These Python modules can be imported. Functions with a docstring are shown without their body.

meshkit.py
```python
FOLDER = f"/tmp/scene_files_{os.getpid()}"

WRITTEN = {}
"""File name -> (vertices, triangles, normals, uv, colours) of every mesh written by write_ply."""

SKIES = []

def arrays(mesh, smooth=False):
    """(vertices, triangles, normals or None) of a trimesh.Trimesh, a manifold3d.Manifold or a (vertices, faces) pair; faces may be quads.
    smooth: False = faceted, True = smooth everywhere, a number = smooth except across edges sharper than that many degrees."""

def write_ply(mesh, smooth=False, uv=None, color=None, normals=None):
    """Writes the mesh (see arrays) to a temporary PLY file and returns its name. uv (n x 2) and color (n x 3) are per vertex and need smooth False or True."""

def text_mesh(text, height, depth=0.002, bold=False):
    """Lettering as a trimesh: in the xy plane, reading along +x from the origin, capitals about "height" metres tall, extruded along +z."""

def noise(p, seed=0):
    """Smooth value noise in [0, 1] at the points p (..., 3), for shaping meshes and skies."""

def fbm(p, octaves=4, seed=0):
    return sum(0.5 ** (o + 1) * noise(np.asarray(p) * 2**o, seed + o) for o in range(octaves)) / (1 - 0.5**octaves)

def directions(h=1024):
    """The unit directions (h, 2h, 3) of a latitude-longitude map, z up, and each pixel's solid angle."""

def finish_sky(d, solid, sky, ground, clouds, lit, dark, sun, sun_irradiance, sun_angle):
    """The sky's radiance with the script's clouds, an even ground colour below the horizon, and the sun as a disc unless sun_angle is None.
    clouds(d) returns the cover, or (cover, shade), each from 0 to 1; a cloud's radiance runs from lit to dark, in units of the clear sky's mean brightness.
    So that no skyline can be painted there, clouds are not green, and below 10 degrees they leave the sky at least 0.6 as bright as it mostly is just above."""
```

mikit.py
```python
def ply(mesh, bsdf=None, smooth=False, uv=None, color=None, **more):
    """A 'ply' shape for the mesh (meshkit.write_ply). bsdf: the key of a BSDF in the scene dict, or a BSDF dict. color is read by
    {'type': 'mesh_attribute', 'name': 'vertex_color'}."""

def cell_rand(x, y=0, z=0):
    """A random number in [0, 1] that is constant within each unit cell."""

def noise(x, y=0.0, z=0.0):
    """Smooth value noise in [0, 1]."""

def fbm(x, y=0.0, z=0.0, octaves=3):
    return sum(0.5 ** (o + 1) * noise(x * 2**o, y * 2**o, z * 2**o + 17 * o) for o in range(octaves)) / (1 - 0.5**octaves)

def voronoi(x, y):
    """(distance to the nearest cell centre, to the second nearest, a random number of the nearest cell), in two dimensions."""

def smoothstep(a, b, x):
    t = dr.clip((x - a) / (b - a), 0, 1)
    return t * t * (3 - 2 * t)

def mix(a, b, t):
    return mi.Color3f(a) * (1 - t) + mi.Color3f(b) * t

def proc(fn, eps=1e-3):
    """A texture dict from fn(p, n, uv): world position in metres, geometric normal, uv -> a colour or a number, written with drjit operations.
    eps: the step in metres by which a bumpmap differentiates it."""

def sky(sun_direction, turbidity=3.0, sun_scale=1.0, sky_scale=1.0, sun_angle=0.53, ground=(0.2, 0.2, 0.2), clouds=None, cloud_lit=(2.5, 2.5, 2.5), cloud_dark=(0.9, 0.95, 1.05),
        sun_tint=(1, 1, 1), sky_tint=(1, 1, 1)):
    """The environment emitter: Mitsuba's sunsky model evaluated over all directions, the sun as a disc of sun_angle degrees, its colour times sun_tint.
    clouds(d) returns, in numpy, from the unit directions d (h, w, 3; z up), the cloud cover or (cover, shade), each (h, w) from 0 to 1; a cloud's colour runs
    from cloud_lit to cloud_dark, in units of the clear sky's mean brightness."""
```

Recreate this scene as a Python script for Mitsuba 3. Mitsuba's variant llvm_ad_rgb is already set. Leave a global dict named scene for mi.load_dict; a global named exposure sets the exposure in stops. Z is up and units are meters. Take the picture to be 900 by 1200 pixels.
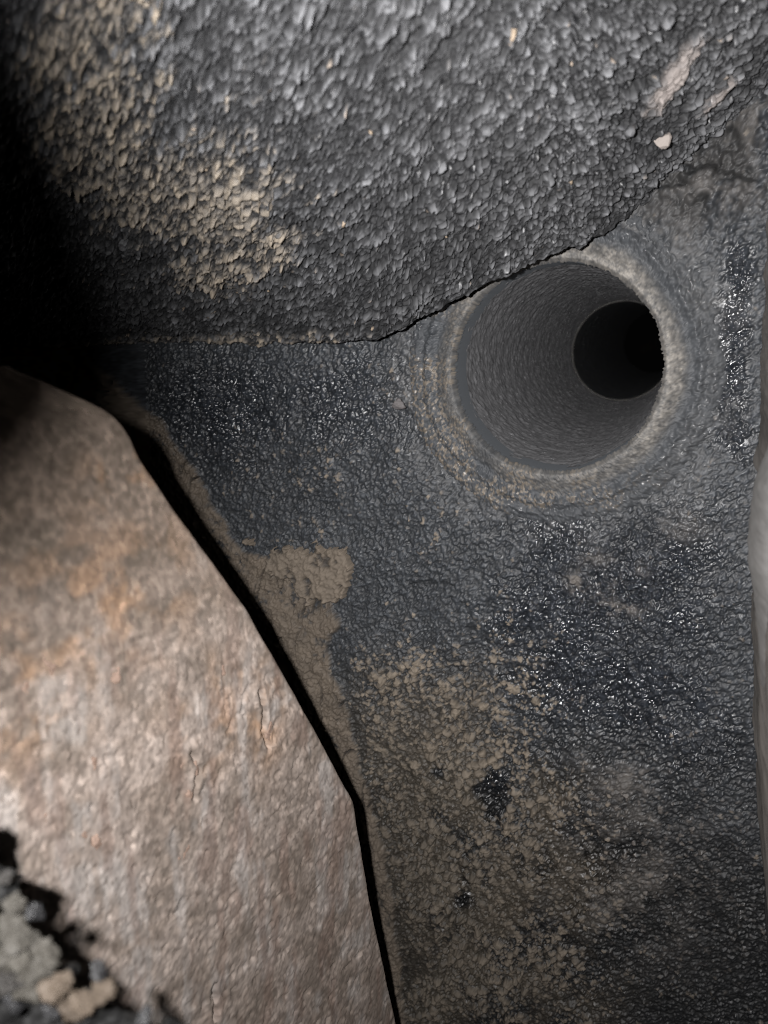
import math, numpy as np, trimesh, mitsuba as mi, mikit, meshkit
from scipy.spatial import cKDTree
from scipy.ndimage import gaussian_filter, distance_transform_edt
import shapely
T = mi.ScalarTransform4f

# ------------------------------------------------------------------ camera, light, exposure
exposure = 0.42
EYE = [0, 0, 0.5]
scene = {
    'camera': {'type': 'thinlens', 'to_world': T().look_at(origin=EYE, target=[-0.37213448, 0.89836128, 0.26662705], up=[-0.08931227, 0.21560671, 0.9723873]),
               'fov': 53.03, 'fov_axis': 'x', 'aperture_radius': 0.0018, 'focus_distance': 0.59, 'near_clip': 0.01, 'far_clip': 10.0},
}
labels = {}
LAMP = np.array([-0.0391, -0.0109, 0.5175])           # the phone's flash, a few centimetres beside the lens
LAMP_AIM = np.array([-0.10, 0.573, 0.43])
LAMP_POWER, LAMP_RADIUS = 1.25, 0.0056
scene['flash_lamp'] = {'type': 'disk', 'to_world': T().look_at(origin=LAMP.tolist(), target=LAMP_AIM.tolist(), up=[0, 0, 1]).scale(LAMP_RADIUS),
                       'emitter': {'type': 'area', 'radiance': {'type': 'rgb', 'value': [LAMP_POWER / (math.pi * LAMP_RADIUS ** 2) * c for c in (1.0, 0.98, 0.97)]}}}
labels['flash_lamp'] = {'label': 'small round flash lamp of the phone, just left of the lens', 'category': 'lamp'}

# ------------------------------------------------------------------ materials
COL = {'type': 'mesh_attribute', 'name': 'vertex_color'}
ROUGH = mikit.proc(lambda p, n, uv: uv.x)


def mat(key, rough=None, spec=0.5, color=None):
    scene[key] = {'type': 'twosided', 'bsdf': {'type': 'principled', 'base_color': COL if color is None else {'type': 'rgb', 'value': list(color)},
                  'roughness': ROUGH if rough is None else rough, 'specular': spec}}


mat('crust_material', None, 0.78)
mat('rust_material', 0.85, 0.2)
mat('stone_material', 0.55, 0.5)

# ------------------------------------------------------------------ helpers
fbm = meshkit.fbm


def sstep(a, b, x):
    t = np.clip((np.asarray(x, float) - a) / (b - a), 0, 1)
    return t * t * (3 - 2 * t)


def lerp(a, b, t):
    a, b = np.asarray(a, float), np.asarray(b, float)
    return a * (1 - t[..., None]) + b * t[..., None]


def grains(u, v, step, r0, r1, seed, stretch=1.0, tilted=0.35):
    """Packed lumps over the sheet coordinates u, v (metres): (height, a random number of the lump on top). Lumps have their own size, height and tilt."""
    rng = np.random.default_rng(seed)
    v = v / stretch
    lo, hi = np.array([u.min(), v.min()]) - 2 * step, np.array([u.max(), v.max()]) + 2 * step
    n = np.ceil((hi - lo) / step).astype(int)
    g = np.stack(np.meshgrid(np.arange(n[0]), np.arange(n[1]), indexing='ij'), -1).reshape(-1, 2)
    c = lo + (g + 0.5 + rng.uniform(-0.55, 0.55, g.shape)) * step
    m = len(c)
    r = r0 + (r1 - r0) * rng.random(m) ** 1.6
    tall, tilt, tone = rng.uniform(0.55, 1.15, m), rng.normal(0, tilted, (m, 2)), rng.random(m)
    pts = np.stack([u.ravel(), v.ravel()], 1)
    d, i = cKDTree(c).query(pts, k=4, workers=-1)
    q = 1 - (d / r[i]) ** 2
    h = np.where(q > 0, np.sqrt(np.maximum(q, 0)) * r[i] * tall[i] + ((pts[:, None] - c[i]) * tilt[i]).sum(-1) * (q > 0), 0)
    b = h.argmax(1)
    k = np.arange(len(b))
    return h[k, b].reshape(u.shape), tone[i[k, b]].reshape(u.shape)


def normals(P):
    n = np.cross(np.gradient(P, axis=1), np.gradient(P, axis=0))
    return n / np.maximum(np.linalg.norm(n, axis=-1, keepdims=True), 1e-12)


def sheet_faces(n, m, keep=None, wrap=False):
    i, j = np.meshgrid(np.arange(n - 1), np.arange(m if wrap else m - 1), indexing='ij')
    a, b = i * m + j, i * m + (j + 1) % m
    q = np.stack([a, a + m, b + m, b], -1)
    if keep is not None:
        k = keep.ravel()
        q = q[k[q].all(-1)]
    q = q.reshape(-1, 4)
    return np.vstack([q[:, [0, 1, 2]], q[:, [0, 2, 3]]])


def add(key, P, F, material, color=None, rough=None, smooth=True, label=None, cat=None, group=None, kind=None):
    """One mesh = one entry. P (.., 3) points, color (.., 3), rough (..): the soot's gloss, carried in uv."""
    V = np.asarray(P).reshape(-1, 3)
    used = np.unique(F)
    if len(used) < len(V):
        back = np.zeros(len(V), int)
        back[used] = np.arange(len(used))
        V, F = V[used], back[F]
        color = None if color is None else np.asarray(color).reshape(-1, 3)[used]
        rough = None if rough is None else np.asarray(rough).reshape(-1)[used]
    uv = None if rough is None else np.stack([np.ravel(rough), np.zeros(len(V))], 1)
    scene[key] = mikit.ply((V, F), material, smooth=smooth, color=None if color is None else np.clip(np.asarray(color).reshape(-1, 3), 0.004, 0.9), uv=uv)
    tag(key, label, cat, group, kind)


def tag(key, label=None, cat=None, group=None, kind=None):
    e = {k: v for k, v in dict(label=label, category=cat, group=group, kind=kind).items() if v}
    if e:
        labels[key] = e


def inside(poly, X, Z, wobble=0.0, scale=60, seed=3):
    """Signed distance (positive inside, metres) of points X, Z to a polygon whose rim is made ragged."""
    p = np.array(poly, float)
    q = np.stack([X.ravel(), Z.ravel()], 1)
    best = np.full(len(q), 9.0)
    for a, b in zip(p, np.roll(p, -1, 0)):
        e = b - a
        t = np.clip(((q - a) @ e) / max(e @ e, 1e-12), 0, 1)
        best = np.minimum(best, np.linalg.norm(q - a - t[:, None] * e, axis=1))
    s = np.where(shapely.contains_xy(shapely.Polygon(p), q[:, 0], q[:, 1]), best, -best).reshape(X.shape)
    if wobble:
        w = fbm(np.stack([X * scale, Z * scale, X * 0 + seed], -1), 4, seed) - 0.5
        s = s + 2 * wobble * w
    return s


def spot(X, Z, x, z, rx, rz=None, soft=1.0):
    return np.exp(-(((X - x) / rx) ** 2 + ((Z - z) / (rz or rx)) ** 2) / soft)


BLACK, TAR = (0.042, 0.047, 0.054), (0.027, 0.031, 0.038)
GREY, BEIGE, BROWN = (0.17, 0.163, 0.157), (0.235, 0.193, 0.147), (0.115, 0.092, 0.070)
YW = 0.573
HX, HZ, HR = -0.1030, 0.4705, 0.0745                   # the flue opening in the back wall

# ------------------------------------------------------------------ back wall
x = np.concatenate([np.arange(-0.80, -0.47, 0.006), np.arange(-0.47, 0.0955, 0.00080), np.arange(0.096, 0.12, 0.004)])
z = np.concatenate([np.arange(-0.30, -0.175, 0.006), np.arange(-0.172, 0.668, 0.00082), np.arange(0.669, 0.80, 0.006)])
X, Z = np.meshgrid(x, z, indexing='ij')
N3 = lambda s, o=0.0: np.stack([X * s + o, Z * s, X * 0 + o], -1)
n_big, n_mid, n_fine = fbm(N3(9), 3, 1), fbm(N3(45, 5), 3, 2), fbm(N3(260, 9), 3, 3)
RR = np.hypot(X - HX, Z - HZ)
beige_zone = np.maximum.reduce([
    sstep(-0.06, 0.06, inside([(-0.237, 0.276), (-0.155, 0.295), (-0.112, 0.25), (-0.123, 0.18), (-0.064, 0.116), (-0.05, 0.0), (-0.05, -0.1), (-0.21, -0.17), (-0.24, 0.03), (-0.275, 0.19)], X, Z, 0.02, 25)),
    0.75 * spot(X, Z, -0.31, 0.365, 0.07, 0.045), 0.6 * spot(X, Z, -0.2, 0.33, 0.07, 0.04), 0.8 * spot(X, Z, -0.235, 0.452, 0.011, 0.02), 0.55 * spot(X, Z, -0.2, 0.41, 0.03)])
tar_spots = np.maximum.reduce([spot(X, Z, -0.136, 0.116, 0.017, 0.024), 0.62 * spot(X, Z, -0.185, 0.122, 0.010), 0.6 * spot(X, Z, -0.16, 0.02, 0.010, 0.05)])
tar_spots = 0.85 * sstep(0.25, 0.85, tar_spots + 1.1 * (fbm(N3(60, 19), 4, 26) - 0.5)) * sstep(0.03, 0.2, tar_spots)
beige_zone = beige_zone * (1 - 0.85 * tar_spots)
glint = np.maximum.reduce([
    sstep(-0.02, 0.05, inside([(-0.13, 0.375), (0.022, 0.385), (0.05, 0.24), (0.055, 0.15), (0.015, 0.145), (-0.05, 0.18), (-0.12, 0.19), (-0.16, 0.27)], X, Z, 0.02, 25)),
    sstep(-0.004, 0.012, inside([(0.002, 0.562), (0.022, 0.55), (0.03, 0.46), (0.032, 0.40), (0.006, 0.42), (0.0, 0.5)], X, Z, 0.006, 60)),
    1.0 * spot(X, Z, -0.39, 0.43, 0.07, 0.05), 0.7 * spot(X, Z, -0.3, 0.44, 0.09, 0.045), 0.45 * spot(X, Z, -0.07, 0.1, 0.06, 0.12), tar_spots])
wet = sstep(-0.002, 0.008, inside([(0.002, 0.562), (0.020, 0.548), (0.028, 0.46), (0.010, 0.45), (0.004, 0.51)], X, Z, 0.006, 60))
crust_poly = [(-0.60, 0.52), (-0.45, 0.41), (-0.4355, 0.389), (-0.4178, 0.3745), (-0.3888, 0.3212), (-0.3716, 0.303), (-0.350, 0.300), (-0.315, 0.300), (-0.292, 0.285), (-0.279, 0.250), (-0.2868, 0.2214), (-0.2805, 0.1895), (-0.2709, 0.1407), (-0.2584, 0.109), (-0.235, 0.03), (-0.21, -0.2), (-0.8, -0.2), (-0.8, 0.5)]
crust = inside(crust_poly, X, Z, 0.008, 55, 7)
on_crust = sstep(-0.0015, 0.0025, crust)
deep_crack = np.abs(fbm(np.stack([X * 55, Z * 20, X * 0 + 3], -1), 3, 21) - 0.5)
cracks = on_crust * (1 - sstep(0.0, 0.022, deep_crack)) * sstep(0.42, 0.54, fbm(N3(18, 3), 2, 23))

warp_a, warp_b = fbm(N3(420, 31), 2, 15) - 0.5, fbm(N3(420, 47), 2, 16) - 0.5
XW, ZW = X + 0.0032 * warp_a + 0.004 * n_mid, Z + 0.0032 * warp_b
g1, t1 = grains(XW, ZW, 0.0029, 0.0008, 0.0021, 11, 1.0, 0.25)
g2, t2 = grains(XW + 0.004 * n_mid, ZW, 0.0062, 0.0014, 0.0044, 12, 1.0, 0.2)
g3, t3 = grains(X + 0.6 * (XW - X), ZW, 0.0022, 0.0007, 0.0015, 13, 1.0, 0.2)
g4, t4 = grains(XW + 0.001, Z, 0.0046, 0.0008, 0.0024, 14, 1.0, 0.25)
# slanting folds left where the tar ran
rngw = np.random.default_rng(17)
grit = gaussian_filter(rngw.normal(0, 1, X.shape), 0.55)
fold = (Z - 0.45 * X) * 300 + 9 * n_mid + 3 * n_fine
stripes = sstep(-0.2, 0.9, np.sin(fold))
fold_zone = spot(X, Z, -0.19, 0.30, 0.085, 0.075)
beige_zone = beige_zone * (1 - fold_zone * (1 - 0.75 * stripes))
n_patch = fbm(N3(24, 1), 4, 5)
high_wall = sstep(0.19, 0.27, Z)
big = np.clip(beige_zone * sstep(0.32, 0.58, n_patch) * (1 - high_wall) * 1.2, 0, 1)
relief = 0.45 + 1.1 * sstep(0.3, 0.7, fbm(N3(30, 13), 3, 24))
low_wall = sstep(0.16, 0.02, Z)
lump = np.clip(0.50 + 0.50 * glint - 0.3 * on_crust + 0.2 * beige_zone, 0, 1)
ring_calm = 1 - 0.7 * sstep(HR * 1.75, HR * 1.4, RR)
corner = np.maximum(spot(X, Z, -0.010, 0.590, 0.045, 0.030), spot(X, Z, 0.012, 0.62, 0.03, 0.03))
h = 0.010 * (n_big - 0.5) + 0.0045 * (n_mid - 0.5)
h = h + ring_calm * np.maximum(1.05 * relief * lump * g1, 1.5 * np.maximum(big, corner) * g2) + (0.85 + 0.35 * glint) * np.maximum(g3, 1.1 * g4 * glint) * (0.5 + 0.5 * ring_calm) + 0.0012 * (n_fine - 0.5) + 0.0007 * stripes * fold_zone
h = h + (0.00020 + 0.00016 * glint) * grit
h = h + on_crust * (0.003 + 0.0045 * (fbm(N3(130, 27), 4, 28) - 0.5) + 0.5 * g1) - cracks * 0.006 + corner * (0.016 + 0.044 * (fbm(N3(38, 6), 4, 6) - 0.5))
top = sstep(0.10, 0.55, g1 / 0.0026)
top2 = sstep(0.15, 0.6, g2 / 0.0040)
dens = beige_zone * (0.20 + 1.1 * n_patch) * (1 - 0.62 * high_wall) + 0.5 * (n_mid - 0.5) + 0.25 * (n_fine - 0.5)
speck = np.maximum(top * sstep(0.36, 0.60, dens + 0.75 * (t1 - 0.5)), top2 * sstep(0.33, 0.6, dens + 0.45 * (t2 - 0.5)) * (big > 0.05)) * (1 - 0.9 * tar_spots)
col = lerp(BLACK, TAR, glint)
col = col * (0.62 + 0.35 * n_mid + 0.35 * n_fine + 0.12 * (t1 - 0.5))[..., None] * (1 - 0.80 * sstep(0.23, 0.06, Z + 0.05 * (n_mid - 0.5)))[..., None]  # lower wall darkened in colour, adding to the lamp falloff
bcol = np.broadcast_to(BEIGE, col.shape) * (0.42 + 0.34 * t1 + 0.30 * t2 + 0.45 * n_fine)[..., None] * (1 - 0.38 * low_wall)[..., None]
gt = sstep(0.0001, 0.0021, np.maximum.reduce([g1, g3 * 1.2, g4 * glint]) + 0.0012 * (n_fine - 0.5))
col = col * (0.50 + 0.75 * gt)[..., None]  # grain tops lightened and gaps darkened in colour to strengthen the relief shading
col = lerp(col, bcol, 0.85 * speck)
wash = 0.75 * beige_zone * sstep(0.30, 0.60, fbm(N3(32, 11), 4, 9) + 0.2 * sstep(-0.14, -0.21, X)) * sstep(0.28, 0.12, Z) * (1 - tar_spots)
col = lerp(col, np.array(BROWN) * (0.62, 0.64, 0.62) * (0.5 + 0.8 * n_fine + 0.3 * sstep(0.0, 0.002, g1))[..., None], wash * (1 - 0.6 * speck))
smudge = np.exp(-((np.hypot((X + 0.053) / 1.25, Z - 0.313) - 0.020) / 0.006) ** 2) * (0.35 + 0.65 * (Z < 0.316))
dust = np.maximum.reduce([0.9 * smudge, 0.5 * spot(X, Z, -0.053, 0.31, 0.022, 0.018), 0.35 * spot(X, Z, -0.02, 0.36, 0.03, 0.012), 0.5 * spot(X, Z, -0.03, 0.15, 0.03, 0.02), 0.4 * spot(X, Z, -0.005, 0.125, 0.03, 0.015), 0.45 * corner, 0.35 * spot(X, Z, -0.03, 0.06, 0.05, 0.06)]) * sstep(0.40, 0.64, n_mid * 0.6 + n_fine * 0.4)
col = lerp(col, np.array(GREY) * (1, 0.94, 0.88), np.clip(dust * 1.0, 0, 1))
ash = 0.30 * sstep(HR * 2.0, HR * 1.3, RR) * sstep(0.35, 0.65, n_mid * 0.5 + n_fine * 0.5)
col = lerp(col, GREY, ash)
crust_col = np.broadcast_to(BROWN, col.shape) * (0.5 + 0.7 * fbm(N3(70, 2), 4, 8) + 0.5 * n_fine)[..., None]
col = lerp(col, crust_col, on_crust * sstep(0.22, 0.42, n_mid * 0.5 + n_fine * 0.5))
fleck = spot(X, Z, -0.02, 0.09, 0.075, 0.085) * sstep(0.62, 0.78, t1 + 0.35 * (n_mid - 0.5)) * top
col = lerp(col, np.array(GREY) * (0.95, 0.87, 0.80), 0.75 * fleck * (1 - speck))
col = lerp(col, (0.012, 0.012, 0.012), np.maximum(cracks, 0.9 * sstep(0.42, 0.34, fbm(N3(38, 6), 4, 6)) * corner))
glint_n = np.clip(glint * (0.25 + 0.85 * sstep(0.30, 0.58, fbm(N3(38, 15), 3, 25) + 0.2 * wet)), 0, 1)
bead = np.maximum(sstep(0.78 - 0.45 * glint_n, 0.86 - 0.45 * glint_n, t3) * (g3 > 0.0002), sstep(0.35, 0.43, t4) * (g4 > 0.0002) * glint) * (0.35 + 0.65 * glint_n) * (1 - speck)
sheen = glint_n * sstep(0.32, 0.46, fbm(N3(120, 33), 3, 29) + 0.10 * wet) * (1 - speck)
rough = 0.64 - 0.38 * np.maximum(sheen, bead) - 0.04 * bead - 0.05 * wet * bead + 0.2 * speck + 0.2 * on_crust
rough = np.clip(rough + 0.25 * dust * (1 - bead) + 0.2 * ash, 0.18, 0.9)
h = h - 0.006 * sstep(HR * 1.42, HR * 1.28, RR)
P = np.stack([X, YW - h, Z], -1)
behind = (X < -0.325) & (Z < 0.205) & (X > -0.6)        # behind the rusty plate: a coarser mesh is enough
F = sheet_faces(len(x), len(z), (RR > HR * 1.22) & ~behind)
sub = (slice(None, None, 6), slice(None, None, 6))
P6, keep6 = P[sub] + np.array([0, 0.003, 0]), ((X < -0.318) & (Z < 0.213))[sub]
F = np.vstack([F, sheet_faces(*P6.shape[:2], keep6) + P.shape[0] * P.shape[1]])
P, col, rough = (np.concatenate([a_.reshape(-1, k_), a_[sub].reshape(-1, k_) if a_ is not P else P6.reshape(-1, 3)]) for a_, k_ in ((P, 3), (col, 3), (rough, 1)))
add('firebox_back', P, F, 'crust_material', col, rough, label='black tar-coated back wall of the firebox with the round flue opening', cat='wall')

# ------------------------------------------------------------------ collar round the opening, and the pipe behind it
na, nr = 900, 74
ang = np.linspace(0, 2 * np.pi, na, endpoint=False)
rr = np.concatenate([np.full(14, HR), np.linspace(HR, HR * 1.68, nr - 14)])
A, R = np.meshgrid(ang, rr, indexing='ij')
depth = np.concatenate([np.linspace(-0.028, -0.002, 14), np.zeros(nr - 14)])
D = np.broadcast_to(depth, A.shape)
q = (R / HR - 1)
wob = 0.10 * (fbm(np.stack([np.cos(A) * 3.2, np.sin(A) * 3.2, A * 0], -1), 3, 35) - 0.5)
qw = q + wob
prof = 0.0075 * sstep(0.22, 0.05, q + 0.3 * wob) - 0.0010 * np.exp(-((qw - 0.235) / 0.03) ** 2) + 0.0020 * np.exp(-((qw - 0.315) / 0.035) ** 2) - 0.0008 * np.exp(-((qw - 0.385) / 0.025) ** 2) + 0.0013 * np.exp(-((qw - 0.44) / 0.03) ** 2) - 0.0105 * sstep(0.47, 0.68, qw)
prof = prof + 0.0022 * (1 - sstep(0.3, 0.5, q)) * (fbm(np.stack([np.cos(A) * 2.2, np.sin(A) * 2.2, R * 8], -1), 3, 36) - 0.5)
lip = sstep(0.0, 0.035, q)
prof = prof * (0.35 + 0.65 * lip)
CX, CZ = np.cos(A) * R, np.sin(A) * R
n3 = np.stack([CX * 300, CZ * 300, A * 0], -1)
nf, nm = fbm(n3, 3, 31), fbm(n3 / 7, 3, 32)
gc, tc = grains(CX + HX, CZ + HZ, 0.0016, 0.0007, 0.0014, 33)
ge, te = grains(CX + HX, CZ + HZ, 0.0030, 0.0014, 0.0030, 34)
outer = sstep(0.18, 0.36, qw)
gritc = gaussian_filter(np.random.default_rng(18).normal(0, 1, A.shape), (0.9, 0.4), mode=('wrap', 'nearest'))
prof = prof + 0.0014 * (nm - 0.5) + 0.0011 * (nf - 0.5) + (0.8 * gc + 0.65 * ge * outer + 0.00014 * gritc) * lip
tooth = fbm(np.stack([np.cos(A) * 75, np.sin(A) * 75, A * 0], -1), 3, 37)
front = sstep(-0.005, -0.001, D)
rad = (0.0012 * (nf - 0.5) - 0.0030 * (tooth - 0.45)) * front + 0.0010 * (nm - 0.5) + 0.0025 * (fbm(np.stack([np.cos(A) * 5, np.sin(A) * 5, A * 0], -1), 3, 38) - 0.5)
on_wall = np.where(D < 0, 0.0, prof)
hb = 0.010 * (fbm(np.stack([(CX + HX) * 9, (CZ + HZ) * 9, A * 0], -1), 3, 1) - 0.5)
P = np.stack([HX + np.cos(A) * (R + rad * (1 - lip)), YW - np.where(D < 0, D + 0.0025, on_wall + 0.0005) - hb, HZ + np.sin(A) * (R + rad * (1 - lip))], -1)
groove = np.exp(-((qw - 0.28) / 0.06) ** 2)
side = 0.5 + 0.5 * np.cos(A - math.radians(28))          # upper right brightened in the ash tone, as the lit side
ash_lit = np.clip((0.05 + 1.2 * (0.6 * nm + 0.4 * nf)) * (1 - 0.6 * groove) * (1 - 0.85 * sstep(0.13, 0.23, qw)) * (0.42 + 0.62 * side), 0, 1) * (D >= 0)
c = lerp(np.broadcast_to(BLACK, P.shape), (0.25, 0.232, 0.208), np.clip(ash_lit * (0.55 + 0.8 * tc), 0, 1))
c = lerp(c, np.array(BEIGE) * 0.9, 0.7 * sstep(0.55, 0.8, tc) * sstep(0.45, 0.62, nm) * (D >= 0) * sstep(0.4, 0.9, 0.5 + 0.5 * np.cos(A - math.radians(225))))
c = c * (0.6 + 0.8 * nf)[..., None]
c = lerp(c, (0.11, 0.12, 0.132), 1.0 * (D < -0.0015))
F = sheet_faces(nr, na, wrap=True)
tr = lambda a: np.swapaxes(a, 0, 1)
add('firebox_back__flue_collar', tr(P), F, 'crust_material', tr(c), tr(np.clip(0.78 - 0.10 * groove - 0.35 * outer * (tc > 0.8), 0.3, 0.9)), label='raised round collar dusted with pale grey ash, tinted brighter on its lit upper right')


def tube_part(key, y0, y1, r0, r1, na, ny, seed, tone, label=None):
    a, y = np.linspace(0, 2 * np.pi, na, endpoint=False), np.linspace(y0, y1, ny) ** 1.0
    Yg, Ag = np.meshgrid(y, a, indexing='ij')
    r = r0 + (r1 - r0) * (Yg - y0) / (y1 - y0)
    u, v = Ag * HR, Yg
    wv = 0.004 * (fbm(np.stack([np.cos(Ag) * 25, np.sin(Ag) * 25, Yg * 330], -1), 2, seed + 2) - 0.5)
    g, t = grains(u + wv, v + 2 * wv, 0.0034, 0.0010, 0.0026, seed, 1.1)
    n = fbm(np.stack([np.cos(Ag) * 6, np.sin(Ag) * 6, Yg * 90], -1), 3, seed)
    r = r - 0.38 * g - 0.0018 * (n - 0.5)
    P = np.stack([HX + np.cos(Ag) * r, Yg, HZ + np.sin(Ag) * r], -1)
    c = np.broadcast_to(tone, P.shape) * (0.55 + 0.3 * t + 0.7 * fbm(np.stack([np.cos(Ag) * 14, np.sin(Ag) * 14, Yg * 200], -1), 3, seed + 1))[..., None]
    add(key, P, sheet_faces(ny, na, wrap=True), 'crust_material', c, np.full(Ag.shape, 0.42), label=label)


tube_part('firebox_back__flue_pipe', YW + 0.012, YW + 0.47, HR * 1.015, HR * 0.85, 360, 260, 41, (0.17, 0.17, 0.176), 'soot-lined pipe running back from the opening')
tube_part('firebox_back__flue_pipe__inner_section', YW + 0.468, YW + 1.1, HR * 0.825, HR * 0.80, 160, 90, 42, (0.045, 0.047, 0.05), 'narrower far section of the pipe, darkened in colour for its deep shade')  # dark tone deepens the shade at the far end of the pipe
ra, ri = np.meshgrid(np.linspace(0, 2 * np.pi, 160, endpoint=False), np.linspace(HR * 0.815, HR * 0.855, 6))
P = np.stack([HX + np.cos(ra) * ri, YW + 0.468 - 0.004 * np.sin(np.linspace(0, np.pi, 6))[:, None] + 0 * ra, HZ + np.sin(ra) * ri], -1)
add('firebox_back__flue_pipe__joint_lip', P, sheet_faces(6, 160, wrap=True), 'crust_material', np.broadcast_to((0.085, 0.082, 0.078), P.shape) * (0.4 + 1.2 * fbm(P * 90, 3, 44))[..., None], np.full(ra.shape, 0.6))
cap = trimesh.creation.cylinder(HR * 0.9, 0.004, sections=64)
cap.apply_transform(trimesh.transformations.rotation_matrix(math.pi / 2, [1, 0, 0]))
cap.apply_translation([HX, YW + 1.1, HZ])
mat('pipe_shade_material', 0.9, 0.0, (0.004, 0.004, 0.004))  # near-black colour in place of the dark deep in the pipe
scene['firebox_back__flue_pipe__dark_cap'] = mikit.ply(cap, 'pipe_shade_material')  # flat disc closing the pipe, painted as its deep shade

# ------------------------------------------------------------------ sloping slab overhead
EDGE = np.array([(-0.7429, 0.573, 0.4842), (-0.58, 0.572, 0.4854), (-0.4591, 0.571, 0.4863), (-0.3525, 0.57, 0.4857), (-0.2797, 0.568, 0.4877), (-0.2412, 0.565, 0.4919), (-0.1649, 0.56, 0.5232), (-0.1104, 0.56, 0.5469), (-0.0768, 0.562, 0.558), (-0.0409, 0.565, 0.5843), (-0.0119, 0.566, 0.606), (0.0201, 0.566, 0.6263), (0.0546, 0.566, 0.6438)])
NEAR = np.array([(-0.2453, 0.2084, 0.6222), (-0.2139, 0.228, 0.6248), (-0.1858, 0.2453, 0.627), (-0.1565, 0.263, 0.6292), (-0.1338, 0.2766, 0.6309), (-0.121, 0.2843, 0.6318), (-0.0952, 0.3118, 0.6385), (-0.072, 0.3361, 0.6443), (-0.0553, 0.3529, 0.6481), (-0.0346, 0.3729, 0.6527), (-0.0158, 0.3905, 0.6565), (0.0074, 0.4116, 0.6611), (0.0355, 0.4363, 0.6662)])
pull = np.array([0, 0, 0, 0.006, 0.015, 0.022, 0.028, 0.026, 0.010, -0.008, -0.014, -0.018, -0.02])
EDGE = EDGE - (EDGE - np.array(EYE)) / EDGE[:, 1:2] * pull[:, None]
SPX = np.array([-80, 60, 180, 300, 390, 440, 550, 640, 700, 770, 830, 900, 980.0])
NS, NT = 940, 480
s = np.linspace(-60, 970, NS)
E = np.stack([gaussian_filter(np.interp(s, SPX, EDGE[:, k]), 9, mode='nearest') for k in range(3)], -1)
E[:, 2] += 0.010 * (fbm(np.stack([s / 22, s * 0, s * 0], -1), 4, 49) - 0.5) * sstep(560, 700, s) + 0.004 * (fbm(np.stack([s / 14, s * 0 + 5, s * 0], -1), 3, 48) - 0.5)
W = np.stack([gaussian_filter(np.interp(s, SPX, NEAR[:, k]), 9, mode='nearest') for k in range(3)], -1)
tau = np.linspace(0, 1, NT)
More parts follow.
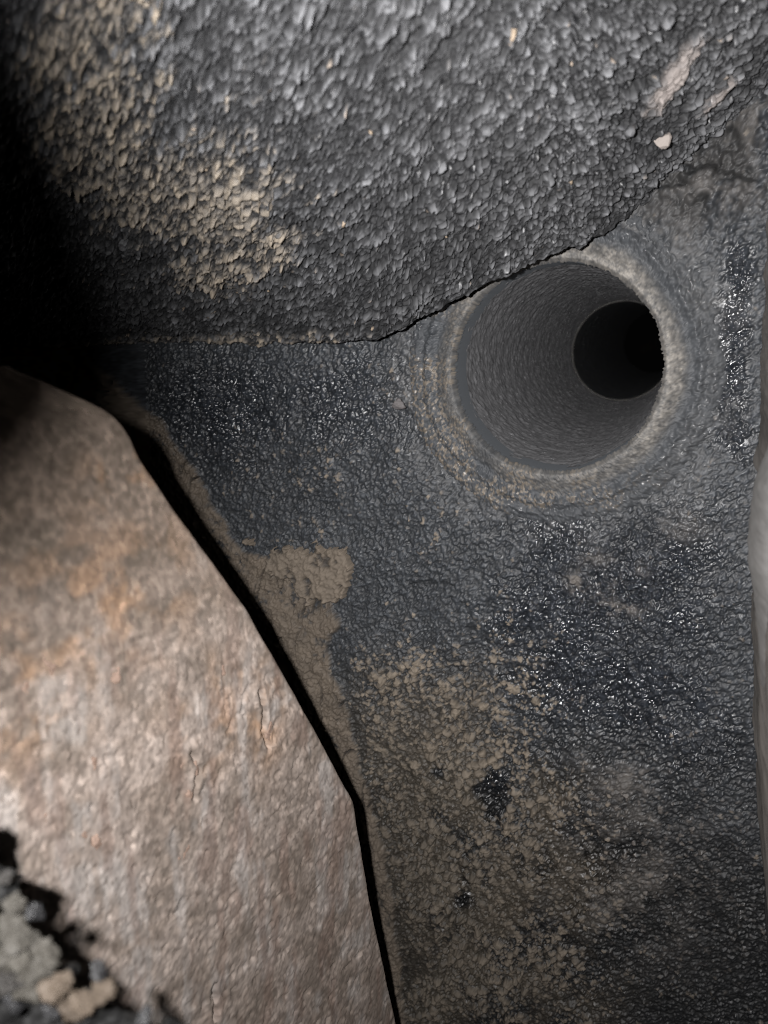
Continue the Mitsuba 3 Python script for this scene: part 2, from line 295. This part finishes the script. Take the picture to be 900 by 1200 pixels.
t = tau + 0.4 * tau * (1 - tau)
Pc = E[:, None] * (1 - t)[None, :, None] + W[:, None] * t[None, :, None]
Nc = normals(Pc)
if (Nc[NS // 2, NT // 2] @ (np.array(EYE) - Pc[NS // 2, NT // 2])) < 0:
    Nc = -Nc
u = np.concatenate([np.zeros((1, NT)), np.cumsum(np.linalg.norm(np.diff(Pc, axis=0), axis=-1), 0)], 0)
u = u - u[NS // 2]
v = np.concatenate([np.zeros((NS, 1)), np.cumsum(np.linalg.norm(np.diff(Pc, axis=1), axis=-1), 1)], 1)
c3 = lambda k, o=0.0: np.stack([u * k + o, v * k, u * 0 + o], -1)
m_big, m_mid, m_fine = fbm(c3(14), 3, 51), fbm(c3(70, 2), 3, 52), fbm(c3(420, 4), 3, 53)
S2 = np.broadcast_to(s[:, None], Pc.shape[:2])
PATCH = np.array([(-0.27, 0.42, 0.575)])
clump = np.zeros_like(S2)
def cspot(x, y, rx, ry=None):
    return np.exp(-((u - x) / rx) ** 2 - ((v - y) / (ry or rx)) ** 2)


field = np.maximum.reduce([cspot(-0.145, 0.36, 0.045, 0.08), cspot(-0.14, 0.27, 0.05, 0.075), cspot(-0.10, 0.24, 0.050, 0.08), 0.95 * cspot(-0.085, 0.16, 0.035, 0.05), 0.9 * cspot(-0.12, 0.45, 0.05, 0.06), 0.85 * cspot(-0.13, 0.15, 0.05, 0.06),
                           0.62 * sstep(0.040, 0.008, v) * sstep(0.03, -0.08, u)])
field = field + 0.45 * (m_mid - 0.5) + 0.5 * (fbm(c3(30, 7), 4, 57) - 0.5)
wa, wb = fbm(c3(480, 31), 3, 58) - 0.5, fbm(c3(480, 47), 3, 59) - 0.5
rows = fbm(np.stack([u * 45 + 60 * v, v * 210, u * 0], -1), 3, 61) - 0.5
UW, VW = u + 0.0042 * wa + 0.003 * m_mid, v + 0.0042 * wb
ga, ta = grains(UW, VW, 0.0026, 0.0007, 0.0018, 54, 0.9, 0.3)
gb, tb = grains(UW + 0.001, VW, 0.0048, 0.0009, 0.0031, 55, 0.9, 0.3)
gd, td = grains(u + 0.5 * (UW - u), VW, 0.0017, 0.0005, 0.0011, 56, 1.0, 0.25)
billow = np.abs(2 * fbm(c3(230, 3), 2, 60) - 1)
coarse = np.clip(sstep(0.45, 0.7, m_mid) * 0.5 + sstep(0.3, 0.8, field) + 0.7 * sstep(0.2, 0.4, v) * sstep(0.4, 0.6, m_big), 0, 1)
deposit = sstep(0.40, 0.66, field + 0.35 * (tb - 0.5) + 0.2 * (ta - 0.5)) * 0.95
mixed = 0.72 + 0.5 * sstep(0.32, 0.68, fbm(c3(38, 17), 3, 62))
grain_h = gaussian_filter(np.maximum(1.45 * ga * mixed, 1.8 * gb * coarse), 0.6)
gritn = gaussian_filter(np.random.default_rng(19).normal(0, 1, S2.shape), 0.7)
hc = 0.012 * (m_big - 0.5) + 0.0035 * (m_mid - 0.5) + grain_h + 0.7 * gd + 0.0052 * rows + 0.0046 * (billow - 0.3) + 0.0022 * (m_fine - 0.5) + 0.00020 * gritn
topc = sstep(0.0002, 0.0034, grain_h + 0.4 * gd + 0.0018 * rows + 0.0018 * (billow - 0.3) + 0.0016 * (m_fine - 0.5))
colc = lerp(np.broadcast_to((0.012, 0.0125, 0.014), Pc.shape), np.broadcast_to((0.175, 0.178, 0.187), Pc.shape), topc * (0.45 + 0.55 * ta))  # shading between grains put into the colour: black crevices, grey lit tops
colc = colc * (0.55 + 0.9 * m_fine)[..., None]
colc = lerp(colc, np.broadcast_to((0.31, 0.26, 0.20), Pc.shape) * (0.45 + 0.5 * tb + 0.4 * m_fine)[..., None], deposit * topc * (0.7 + 0.3 * tb))
pale = 0.7 * sstep(0.978, 0.992, ta) * sstep(0.0010, 0.0018, ga)
colc = lerp(colc, (0.50, 0.38, 0.27), pale)
smear = np.maximum(cspot(0.160, 0.118, 0.011, 0.022), 0.75 * cspot(0.212, 0.072, 0.011, 0.014))
smear = 0.85 * sstep(0.35, 0.9, smear + 0.7 * (m_mid - 0.5) + 0.5 * (m_fine - 0.5))
colc = lerp(colc, np.broadcast_to((0.33, 0.29, 0.27), Pc.shape) * (0.75 + 0.5 * m_fine)[..., None], 0.9 * smear)
nub = sstep(0.0, 1.0, 1 - (((u - 0.1821) / 0.0042) ** 2 + ((v - 0.0668) / 0.006) ** 2))
crack_d = np.abs(v - 0.012 - 0.10 * (u - 0.205) - 0.012 * (m_mid - 0.5)) + 9 * np.maximum(0, np.abs(u - 0.232) - 0.022)
crack = 1 - sstep(0.0012, 0.0045, crack_d)
hc = hc * (1 - 0.55 * smear) + 0.0045 * smear - 0.006 * crack
colc = lerp(colc, (0.015, 0.015, 0.016), crack)
fade = sstep(0.0, 0.012, v)
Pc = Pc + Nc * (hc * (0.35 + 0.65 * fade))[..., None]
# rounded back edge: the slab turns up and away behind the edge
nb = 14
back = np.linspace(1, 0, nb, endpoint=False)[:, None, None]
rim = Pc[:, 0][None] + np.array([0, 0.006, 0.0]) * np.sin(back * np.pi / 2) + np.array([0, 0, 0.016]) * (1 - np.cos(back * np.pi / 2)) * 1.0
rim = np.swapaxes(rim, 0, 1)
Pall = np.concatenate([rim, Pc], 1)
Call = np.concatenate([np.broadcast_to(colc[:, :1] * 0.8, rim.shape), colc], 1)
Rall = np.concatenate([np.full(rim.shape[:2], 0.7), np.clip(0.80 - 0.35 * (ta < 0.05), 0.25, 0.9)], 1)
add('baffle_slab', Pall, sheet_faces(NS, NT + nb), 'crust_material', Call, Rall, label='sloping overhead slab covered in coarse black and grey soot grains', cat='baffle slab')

# ------------------------------------------------------------------ rusty plate on the left
PL = np.array([(-0.2572, 0.2264, 0.4855), (-0.2524, 0.2467, 0.477), (-0.2463, 0.2727, 0.4634), (-0.2443, 0.2815, 0.4536), (-0.2429, 0.287, 0.4388), (-0.2393, 0.3022, 0.4154), (-0.2281, 0.3491, 0.3447), (-0.2187, 0.388, 0.2727), (-0.2059, 0.4413, 0.17), (-0.2011, 0.4599, 0.0711), (-0.1927, 0.4933, -0.0704), (-0.1841, 0.527, -0.2258)])
o = PL[6]
nrm = np.linalg.svd(PL - PL.mean(0))[2][2]
nrm = nrm * np.sign(nrm[0])
ez = np.array([0, 0, 1.0]) - nrm * nrm[2]
ez /= np.linalg.norm(ez)
ey = np.cross(ez, nrm)
ey *= np.sign(ey[1])
q2 = np.stack([(PL - o) @ ey, (PL - o) @ ez], 1)
bz = q2[:, 1][::-1]
by = q2[:, 0][::-1]
zz = np.linspace(q2[-1, 1], q2[0, 1] - 0.0005, 500)
rim_y = gaussian_filter(np.interp(zz, bz, by), 2.0, mode='nearest')
rim_y = rim_y + 0.0013 * (fbm(np.stack([zz * 60, zz * 0, zz * 0], -1), 4, 61) - 0.5)
LEFT = -0.32
w = np.linspace(0, 1, 320) ** 0.9
ZZ, WW = np.meshgrid(zz, w, indexing='ij')
YY = LEFT + (rim_y[:, None] - LEFT) * WW
dist = rim_y[:, None] - YY
p3 = lambda k, o_=0.0: np.stack([YY * k + o_, ZZ * k, YY * 0 + o_], -1)
r_big, r_mid, r_fine = fbm(p3(12), 3, 62), fbm(p3(60, 2), 4, 63), fbm(p3(350, 3), 3, 64)
def pspot(y_, z_, ry, rz):
    return np.exp(-((YY - y_) / ry) ** 2 - ((ZZ - z_) / rz) ** 2)


gp, tp = grains(YY + 0.004 * r_fine, ZZ + 0.004 * fbm(p3(400, 21), 2, 89), 0.0038, 0.0010, 0.0024, 65, 1.1, 0.15)
gq, tq = grains(YY, ZZ, 0.0085, 0.0016, 0.0042, 68, 1.5, 0.1)
gs, ts = grains(YY, ZZ, 0.0020, 0.0006, 0.0012, 69, 1.1, 0.2)
low = sstep(0.07, -0.06, ZZ)
streak = fbm(np.stack([YY * 130, ZZ * 14, YY * 0], -1), 4, 70)
scab = sstep(0.55, 0.8, fbm(p3(40, 5), 3, 77)) * low
gritp = gaussian_filter(np.random.default_rng(20).normal(0, 1, YY.shape), 0.7)
hp = 0.00011 * gritp + 0.0016 * (r_big - 0.5) + 0.0003 * (r_mid - 0.5) + (0.06 + 0.12 * low) * gp + 0.40 * gq * scab + (0.15 + 0.25 * low) * gs + 0.0003 * (r_fine - 0.5) + 0.0004 * (streak - 0.5) * low - 0.0012 * sstep(0.62, 0.75, fbm(p3(150, 12), 3, 88)) * low
for line in ([(0.006, -0.052), (0.009, -0.066), (0.0072, -0.078), (0.0125, -0.092)], [(-0.046, -0.066), (-0.0425, -0.078), (-0.0465, -0.094)], [(-0.0415, -0.222), (-0.0425, -0.255)]):
    L_ = np.array(line)
    dl = np.full(YY.shape, 9.0)
    for p_, q_ in zip(L_[:-1], L_[1:]):
        e_ = q_ - p_
        k_ = np.clip(((YY - p_[0]) * e_[0] + (ZZ - p_[1]) * e_[1]) / (e_ @ e_), 0, 1)
        dl = np.minimum(dl, np.hypot(YY - p_[0] - k_ * e_[0], ZZ - p_[1] - k_ * e_[1]))
    hp = hp - 0.0026 * (1 - sstep(0.0004, 0.0016, dl + 0.004 * (r_fine - 0.5))) + 0.0012 * np.exp(-((dl - 0.0035) / 0.002) ** 2)
round_edge = np.minimum(dist, 0.003) - 0.003
hp = hp * sstep(0, 0.004, dist) - round_edge ** 2 / 0.006
cp = lerp(np.broadcast_to((0.120, 0.096, 0.076), YY.shape + (3,)), (0.205, 0.160, 0.130), sstep(0.3, 0.7, 0.5 * r_mid + 0.5 * r_fine))
pinkish = np.broadcast_to((0.31, 0.258, 0.225), cp.shape) * (0.6 + 0.8 * (0.5 * r_fine + 0.5 * fbm(p3(900, 15), 2, 90)))[..., None]
cp = lerp(cp, pinkish, low * (0.45 + 0.55 * sstep(0.35, 0.65, r_mid)))
orange = np.maximum.reduce([0.8 * pspot(-0.072, 0.088, 0.018, 0.014), 0.5 * pspot(-0.09, 0.03, 0.05, 0.035), 0.7 * pspot(0.01, -0.07, 0.014, 0.03), 0.5 * pspot(-0.03, -0.05, 0.03, 0.03), 0.5 * pspot(-0.13, 0.0, 0.03, 0.03)])
cp = lerp(cp, (0.40, 0.23, 0.125), np.clip(orange * sstep(0.40, 0.66, fbm(p3(70, 6), 4, 66)) * 0.95, 0, 0.65))
cp = lerp(cp, (0.40, 0.37, 0.35), 0.55 * sstep(0.52, 0.68, 0.5 * fbm(p3(45, 8), 4, 67) + 0.5 * streak) * low)
cp = lerp(cp, (0.19, 0.13, 0.105), 0.5 * sstep(0.56, 0.72, fbm(np.stack([YY * 90, ZZ * 22, YY * 0 + 4], -1), 4, 79)) * low)
cp = lerp(cp, (0.10, 0.075, 0.06), 0.45 * sstep(0.7, 0.95, ts) * (1 - sstep(0.0002, 0.0010, gs)))
cp = cp * (0.8 + 0.4 * tp * r_fine * 2)[..., None]
Pp = o + YY[..., None] * ey + ZZ[..., None] * ez + hp[..., None] * nrm
Pb = Pp[:, -1:] - nrm * np.linspace(0.002, 0.009, 4)[None, :, None]
Pp = np.concatenate([Pp, Pb, Pb[:, -1:] + (LEFT - rim_y)[:, None, None] * ey], 1)
cp = np.concatenate([cp, np.repeat(cp[:, -1:] * 0.35, 5, 1)], 1)
add('rusty_plate', Pp, sheet_faces(*Pp.shape[:2]), 'rust_material', cp, label='rusty brown steel plate with a clipped upper corner, left of the back wall', cat='metal plate')

# ------------------------------------------------------------------ side wall on the right
zs, ys = np.linspace(-0.25, 0.68, 520), np.linspace(0.30, 0.60, 70)
SZ, SY = np.meshgrid(zs, ys, indexing='ij')
s3 = lambda k, o_=0.0: np.stack([SY * k + o_, SZ * k, SY * 0 + o_], -1)
sn, sf = fbm(np.stack([SY * 9, SZ * 75, SY * 0], -1), 5, 71), fbm(np.stack([SY * 40, SZ * 350, SY * 0], -1), 3, 72)
SX = np.interp(SZ, [-0.25, -0.034, 0.115, 0.184, 0.315, 0.435, 0.57, 0.7], [0.112, 0.091, 0.072, 0.0590, 0.0425, 0.0345, 0.0265, 0.017]) - 0.006 * (sn - 0.5) - 0.0016 * (sf - 0.5)
cs = lerp(np.broadcast_to((0.06, 0.055, 0.050), SX.shape + (3,)), (0.125, 0.115, 0.106), sstep(0.3, 0.7, 0.6 * sn + 0.4 * sf))
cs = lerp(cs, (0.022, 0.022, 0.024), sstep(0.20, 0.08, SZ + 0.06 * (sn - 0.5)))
add('side_panel', np.stack([SX, SY, SZ], -1), sheet_faces(520, 70), 'crust_material', cs, np.full(SX.shape, 0.7), label='ash-dusted side wall at the right edge', cat='wall')

# ------------------------------------------------------------------ pale firebrick on the right
BR = np.array([(0.0480, 0.462), (0.0338, 0.4476), (0.0278, 0.4239), (0.0273, 0.398), (0.0305, 0.3722), (0.0357, 0.3506), (0.0406, 0.3204), (0.0474, 0.2773), (0.058, 0.22)])
zb = np.linspace(0.222, 0.460, 260)
xb = gaussian_filter(np.interp(zb, BR[::-1, 1], BR[::-1, 0]), 4, mode='nearest')
pa = np.linspace(-np.pi / 2, np.pi / 2, 40)
yb = 0.435
Pf = np.stack([xb[:, None] + 0.010 - 0.010 * np.cos(pa)[None], yb + 0.020 * np.sin(pa)[None] + 0 * xb[:, None], zb[:, None] + 0 * pa[None]], -1)
tail = np.stack([np.repeat(xb[:, None] + 0.045, 1, 1), 0 * xb[:, None] + yb + 0.020, zb[:, None]], -1)
head = np.stack([np.repeat(xb[:, None] + 0.045, 1, 1), 0 * xb[:, None] + yb - 0.020, zb[:, None]], -1)
Pf = np.concatenate([head, Pf, tail], 1)
bn = fbm(Pf * 220, 4, 81)
Pf[..., 0] += 0.0030 * (fbm(Pf * 60, 4, 82) - 0.5) + 0.0016 * (bn - 0.5)
cb = np.broadcast_to((0.100, 0.097, 0.094), Pf.shape) * (0.45 + 0.6 * bn + 0.5 * fbm(Pf * 45, 3, 83))[..., None]
add('firebrick_edge', Pf, sheet_faces(*Pf.shape[:2]), 'crust_material', cb, np.full(Pf.shape[:2], 0.8), label='pale grey rounded firebrick edge standing out at the right border', cat='firebrick')

# ------------------------------------------------------------------ loose things
rng = np.random.default_rng(5)


def stone(center, r, seed, level=3, squash=(1, 1, 1), rough_=0.35, turn=0.0):
    m = trimesh.creation.icosphere(subdivisions=level, radius=1.0)
    V = m.vertices.copy()
    R_ = np.random.default_rng(seed)
    for _ in range(12):                                    # a few broken faces
        n = R_.normal(size=3)
        n /= np.linalg.norm(n)
        d = V @ n
        V = V - np.maximum(d - R_.uniform(0.42, 0.8), 0)[:, None] * n
    V = V * (1 + rough_ * (0.7 * (fbm(V * 1.8 + seed, 4, seed) - 0.5) + 0.5 * (fbm(V * 4.5 + seed, 3, seed + 1) - 0.5)) * 2 * 0.6)[:, None]
    V = V * np.array(squash) * r
    c, s_ = math.cos(turn), math.sin(turn)
    V = V @ np.array([[c, 0, s_], [0, 1, 0], [-s_, 0, c]]).T + np.array(center)
    return trimesh.Trimesh(V, m.faces, process=False)


HEAP = [((-0.2, 0.1391, 0.3476), 0.0104), ((-0.1936, 0.1391, 0.333), 0.0131), ((-0.1877, 0.1394, 0.3162), 0.0148), ((-0.178, 0.1401, 0.3033), 0.0137), ((-0.1673, 0.1419, 0.2931), 0.0121), ((-0.156, 0.1442, 0.2928), 0.0094), ((-0.146, 0.1475, 0.2892), 0.0094), ((-0.1345, 0.1504, 0.2821), 0.0105), ((-0.1765, 0.1334, 0.2881), 0.0156), ((-0.159, 0.1387, 0.2805), 0.0143)]
mat('heap_material', 0.7, 0.3, (0.008, 0.008, 0.008))
heap = trimesh.util.concatenate([stone(c, r * 1.05, 100 + i, 4, rough_=0.8) for i, (c, r) in enumerate(HEAP)])
scene['soot_heap'] = mikit.ply(heap, 'heap_material', smooth=50)
tag('soot_heap', 'black blurred soot heap in the bottom left corner, carrying the loose crumbs', 'soot heap')
CRUMBS = [
    ((-0.1748, 0.1356, 0.3445), 0.0022, 'g', 'topmost small pale crumb at the left border above the crumb pile'),
    ((-0.1689, 0.1328, 0.341), 0.0027, 'p', 'second pale crumb from the top of the pile at the left border'),
    ((-0.1662, 0.1365, 0.3355), 0.002, 'd', 'small dark glassy crumb glinting at the upper right of the pale pile'),
    ((-0.1691, 0.1303, 0.3327), 0.0036, 'p', 'pale crumb at the left border in the upper half of the pile'),
    ((-0.1676, 0.1346, 0.3273), 0.0032, 'p', 'pointed pale crumb standing at the top right of the pile'),
    ((-0.1632, 0.1359, 0.3242), 0.0035, 'p', 'pale upright crumb on the right flank of the pile'),
    ((-0.1699, 0.1288, 0.325), 0.0039, 'p', 'brightest pale crumb at the left border in the middle of the pile'),
    ((-0.1658, 0.1305, 0.3233), 0.0034, 'p', 'pale grey crumb in the very middle of the pile'),
    ((-0.1623, 0.1319, 0.3198), 0.0034, 'p', 'pale grey crumb on the lower right flank of the pile'),
    ((-0.1692, 0.1272, 0.318), 0.0032, 'g', 'dull grey crumb at the left border low in the pile'),
    ((-0.1662, 0.1304, 0.3138), 0.0032, 'p', 'lowest pale crumb of the pile above the black heap'),
    ((-0.1676, 0.1269, 0.3112), 0.0022, 'd', 'dark glassy crumb at the foot of the pale pile'),
    ((-0.1559, 0.1322, 0.3173), 0.0036, 't', 'larger tan crumb forming the top of the middle clump'),
    ((-0.1543, 0.1353, 0.3078), 0.0035, 't', 'tan crumb at the bottom edge in the middle clump'),
    ((-0.1492, 0.1354, 0.3121), 0.0025, 't', 'small tan crumb at the right end of the middle clump'),
    ((-0.157, 0.1299, 0.3107), 0.0024, 'd', 'dark glassy crumb left of the tan middle clump'),
    ((-0.1435, 0.1368, 0.3155), 0.0032, 't', 'single tan crumb standing apart, rightmost of the lit crumbs'),
    ((-0.149, 0.1408, 0.3161), 0.0022, 'd', 'dark glassy crumb lying on top of the rightmost tan crumb'),
    ((-0.135, 0.1435, 0.3039), 0.0022, 'd', 'dark crumb barely lit near the bottom edge, right of all others')]
CRUMB_COLOR = {'p': (0.046, 0.042, 0.035), 'g': (0.024, 0.022, 0.020), 't': (0.066, 0.050, 0.036), 'd': (0.016, 0.016, 0.017)}
for i, (c, r, kind_, label_) in enumerate(CRUMBS):
    key = 'soot_crumb' + ('' if i == 0 else '_%03d' % i)
    mat('crumb_material_%03d' % i, 0.5 if kind_ == 'd' else 0.75, 0.5, tuple(np.array(CRUMB_COLOR[kind_]) * rng.uniform(0.75, 1.2)))
    scene[key] = mikit.ply(stone(c, r * 1.35, 200 + i, 4, (0.8, 0.9, 1.2), 1.3, rng.uniform(-1, 1)), 'crumb_material_%03d' % i, smooth=40)
    tag(key, label_, 'crumb', 'loose crumbs on the soot heap')

# added unseen blocker beside the lamp, curved to shade the left side
FWD, RGT, UPW = np.array([-0.37213448, 0.89836128, -0.23337295]), np.array([0.92387188, 0.38270191, 0]), np.array([-0.08931227, 0.21560671, 0.9723873])
BLOCKER = np.array([LAMP + 0.025 * (FWD + RGT * a_ + UPW * b_) for a_, b_ in [(-0.38, 2.2), (-0.27, 0.8), (-0.21, 0.52), (-0.17, 0.31), (-0.14, 0.16), (-0.17, 0.0), (-0.27, -0.15), (-0.54, -0.32), (-0.9, -0.55), (-1.5, -0.8)]])
jm = np.array([[p_, p_ + (-0.001, 0.0015, 0), p_ + (-0.06, 0.02, 0), p_ + (-0.06, -0.012, 0), p_ + (-0.001, -0.0015, 0)] for p_ in BLOCKER])
add('light_blocker', jm, sheet_faces(len(BLOCKER), 5, wrap=True), 'heap_material', label='unseen dark blocker added just left of the lens to shade the left side', cat='light blocker', smooth=False)

# brown crust flake left on the wall
fx, fz = np.arange(-0.372, -0.258, 0.0009), np.arange(0.238, 0.325, 0.0009)
FX, FZ = np.meshgrid(fx, fz, indexing='ij')
fp = lambda k_, o_=0.0: np.stack([FX * k_ + o_, FZ * k_, FX * 0 + o_], -1)
base = 0.010 * (fbm(fp(9), 3, 1) - 0.5) + 0.0045 * (fbm(fp(45, 5), 3, 2) - 0.5)
fd = inside([(-0.366, 0.312), (-0.350, 0.303), (-0.330, 0.312), (-0.3103, 0.3059), (-0.295, 0.319), (-0.2811, 0.3169), (-0.2674, 0.307), (-0.2652, 0.292), (-0.2734, 0.2793), (-0.2819, 0.2664), (-0.298, 0.262), (-0.318, 0.268), (-0.345, 0.285)], FX, FZ, 0.012, 80, 91)
f1, f2 = fbm(fp(120), 4, 92), fbm(fp(420), 3, 93)
fd = fd + 0.006 * (f1 - 0.5) + 0.005 * (f2 - 0.5) + 0.008 * (fbm(fp(210, 7), 3, 95) - 0.5)
gf, tf = grains(FX, FZ, 0.0026, 0.0009, 0.0022, 94)
hf = base + 0.0070 * sstep(-0.0006, 0.0022, fd) + (0.0060 * (f1 - 0.5) + 0.0016 * (f2 - 0.5) + 0.6 * gf) * sstep(0, 0.003, fd) - 0.010 * sstep(-0.0002, -0.0012, fd)
pit = sstep(0.36, 0.28, f1)
cf = np.broadcast_to((0.150, 0.122, 0.094), FX.shape + (3,)) * (0.55 + 0.5 * f1 + 0.5 * f2)[..., None]
cf = lerp(cf, (0.03, 0.027, 0.025), pit * 0.8)
add('crust_flake', np.stack([FX, YW - hf + 0.002 * pit, FZ], -1), sheet_faces(len(fx), len(fz), fd > -0.0016), 'crust_material', cf, np.full(FX.shape, 0.85), label='ragged flat brown crust flake clinging to the black wall beside the plate', cat='crust flake')

# dark chip stuck left of the opening
mat('chip_material', 0.5, 0.5, (0.13, 0.12, 0.12))
scene['soot_chip'] = mikit.ply(stone((-0.2215, 0.5655, 0.4415), 0.0075, 301, 4, (1.25, 0.7, 0.55), 0.6, 0.25), 'chip_material', smooth=40)
tag('soot_chip', 'small grey chip stuck to the wall left of the round opening', 'chip')


def place_on(A_, B_, a_, b_, Pts):
    i = ((A_ - a_) ** 2 + (B_ - b_) ** 2).argmin()
    return Pts.reshape(-1, 3)[i]


mat('nub_material', 0.8, 0.3, (0.34, 0.30, 0.275))
scene['baffle_slab__pale_nub'] = mikit.ply(stone(place_on(u, v, 0.1821, 0.0668, Pc) + Nc[0, 0] * 0.003, 0.0055, 302, 4, (1, 1, 1.15), 0.25), 'nub_material', smooth=50)
tag('baffle_slab__pale_nub', 'pale round nub under the slab at upper right')
mat('grit_material', 0.6, 0.4, (0.34, 0.27, 0.20))
rg = np.random.default_rng(33)
for i in range(14):
    a_, b_ = (0.0543, 0.2004) if i == 0 else (rg.uniform(-0.12, 0.19), 0.02 + 0.27 * rg.random())
    c_ = place_on(u, v, a_, b_, Pc) + Nc[0, 0] * 0.0006
    scene['baffle_slab__pale_grit' + ('_%03d' % i if i else '')] = mikit.ply(stone(c_, 0.0026 if i == 0 else rg.uniform(0.0010, 0.0018), 310 + i, 2, (0.8, 0.9, 1.2), 0.4, rg.uniform(-1, 1)), 'grit_material')
mat('scale_material', 0.75, 0.3, (0.27, 0.19, 0.15))
for i in range(16):
    a_, b_ = [(-0.0439, -0.0771), (-0.036, -0.066), (-0.05, -0.09), (0.0086, -0.0695), (0.012, -0.08), (-0.13, 0.004), (-0.12, 0.012)][i] if i < 7 else (rg.uniform(-0.13, -0.02), rg.uniform(-0.15, 0.02))
    m_ = stone((0, 0, 0), rg.uniform(0.003, 0.0055), 350 + i, 3, (0.55, 0.8, 1.3), 0.9)
    m_.apply_translation(place_on(YY, ZZ, a_, b_, Pp[:, :320]) - nrm * 0.0012)
    scene['rusty_plate__rust_scale' + ('_%03d' % i if i else '')] = mikit.ply(m_, 'scale_material', smooth=40)
